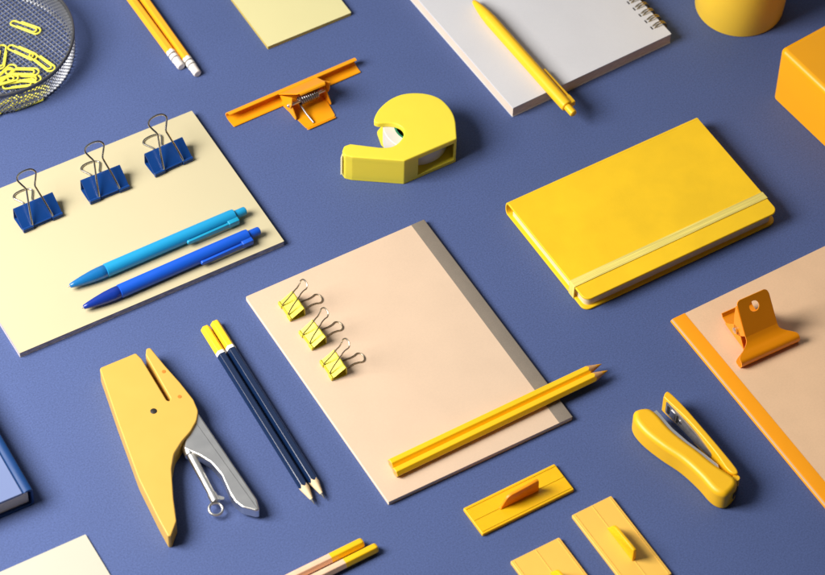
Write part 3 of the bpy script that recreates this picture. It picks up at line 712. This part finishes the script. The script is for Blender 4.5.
for s in (-1, 1):
    b.plate(rpoly([(1.5, .5), (-23, .5), (-17, 7), (-11.5, 13), (-6, 12.4), (-2, 7)], [.5, 2, 5, 3.5, 4, 4], 5), (s*15.3-.35, 0, 0), (0, 1, 0), (0, 0, 1), .7)
b.build('lower_jaw', AMBER_MET, t)
b = MB()
upp = [(p[0], p[1]) for p in cat([(4.0, 7.9, 0), (4.6, 8.3, 0), (6, 8.0, 0), (7.8, 6.9, 0), (8.9, 5.2, 0), (8.95, 3.9, 0)], 4)]
long_sheet(b, upp, XL, XR, .7, 1.0)
d = Vector((0, -20.5, 17.2)).normalized()
b.plate(rpoly([(-17.2, -1.5), (17.2, -1.5), (12.4, 28), (-12.4, 28)], [0, 0, 2.8, 2.8], 5), (0, 4.2, 8.1), (1, 0, 0), d, .7)
e0 = Vector((0, 4.2, 8.1)) + d*27.6
b.sheet([(e0.y, e0.z+.3), (e0.y-1.1, e0.z+.7), (e0.y-2.0, e0.z+.4), (e0.y-2.6, e0.z-.6)], [11.2, 11.2, 11, 10.6], .7)
for s in (-1, 1):
    b.plate(rpoly([(2, 8), (-17, 23.3), (-16, 14), (-13.5, 8), (-8.5, 6), (-2, 6)], [.5, 1, 5, 3, 3, 3], 5), (s*16.5-.35, 0, 0), (0, 1, 0), (0, 0, 1), .7)
b.build('upper_jaw', AMBER_MET, t)
b = MB(); b.tube([(-18.2, -12, 10.2), (-17.7, -12, 10.2), (17.7, -12, 10.2), (18.2, -12, 10.2)], [1., 1.35, 1.35, 1.], 14); b.build('axle', STEEL, t)
b = MB(); coil(b, -7.5, 8.5, -12, 10.2, 3.1, 9, .72)
b.tube([(-7.5, -9, 10.2), (-7.6, -12, 7.2), (-6.6, -21, 3.4), (-5.6, -30, 1.7)], .75, 8)
b.tube([(8.5, -9, 10.2), (8.2, -12, 14.5), (7.6, -15, 18.5)], .75, 8)
b.build('spring', DARKSTEEL, t)

# ------------------------------------------------------------------ camera
O_ = (0., 0.)
f_px, pitch_, roll_ = 3248.08, 51.18822, -1.82944
T = math.radians(32)
cam = bpy.data.cameras.new('camera'); co = bpy.data.objects.new('camera', cam); COL.objects.link(co); sc.camera = co
def rot32(v): return Vector((math.cos(T)*v[0]+math.sin(T)*v[1], -math.sin(T)*v[0]+math.cos(T)*v[1], v[2]))
p = math.radians(pitch_)
fw = rot32((0, math.cos(p), -math.sin(p))); rt = rot32((1, 0, 0)); up = rot32((0, math.sin(p), math.cos(p)))
r = math.radians(roll_)
R_ = rt*math.cos(r) - up*math.sin(r); U_ = rt*math.sin(r) + up*math.cos(r)
mtx = Matrix((R_, U_, -fw)).transposed().to_4x4()
mtx.translation = Vector((-789.8226, -1263.9803, 1852.976))*MM
co.matrix_world = mtx
cam.sensor_width = 36; cam.lens = 36*f_px/825; cam.clip_start = .05; cam.clip_end = 50
cam.dof.use_dof = True; cam.dof.focus_distance = 2.37; cam.dof.aperture_fstop = 10

# ------------------------------------------------------------------ light: one large soft lamp at the left, dim studio
def area(name, camxy, z, size, power, target=(0, 0, 0), col=(1, .97, .93)):
    l = bpy.data.lights.new(name, 'AREA'); l.shape = 'SQUARE'; l.size = size; l.energy = power; l.color = col
    o = bpy.data.objects.new(name, l); COL.objects.link(o)
    o.location = rot32((camxy[0], camxy[1], z))
    o.rotation_euler = (Vector(target)-o.location).to_track_quat('-Z', 'Y').to_euler(); return o
area('softbox', (-.89, -.26), .80, .62, 30)
w = bpy.data.worlds.new('World'); sc.world = w; w.use_nodes = True
nt = w.node_tree; bg = nt.nodes['Background']
tc = nt.nodes.new('ShaderNodeTexCoord'); vm = nt.nodes.new('ShaderNodeVectorMath'); vm.operation = 'DOT_PRODUCT'
vm.inputs[1].default_value = rot32((-.25, .62, .75)).normalized()
mr = nt.nodes.new('ShaderNodeMapRange'); mr.interpolation_type = 'SMOOTHSTEP'
mr.inputs['From Min'].default_value = .62; mr.inputs['From Max'].default_value = .97; mr.inputs['To Min'].default_value = .035; mr.inputs['To Max'].default_value = .46
nt.links.new(tc.outputs['Generated'], vm.inputs[0]); nt.links.new(vm.outputs['Value'], mr.inputs['Value']); nt.links.new(mr.outputs['Result'], bg.inputs['Strength'])
bg.inputs['Color'].default_value = (.92, .95, 1, 1)
sc.view_settings.view_transform = 'Standard'; sc.view_settings.look = 'None'
sc.view_settings.exposure = 0; sc.view_settings.gamma = 1
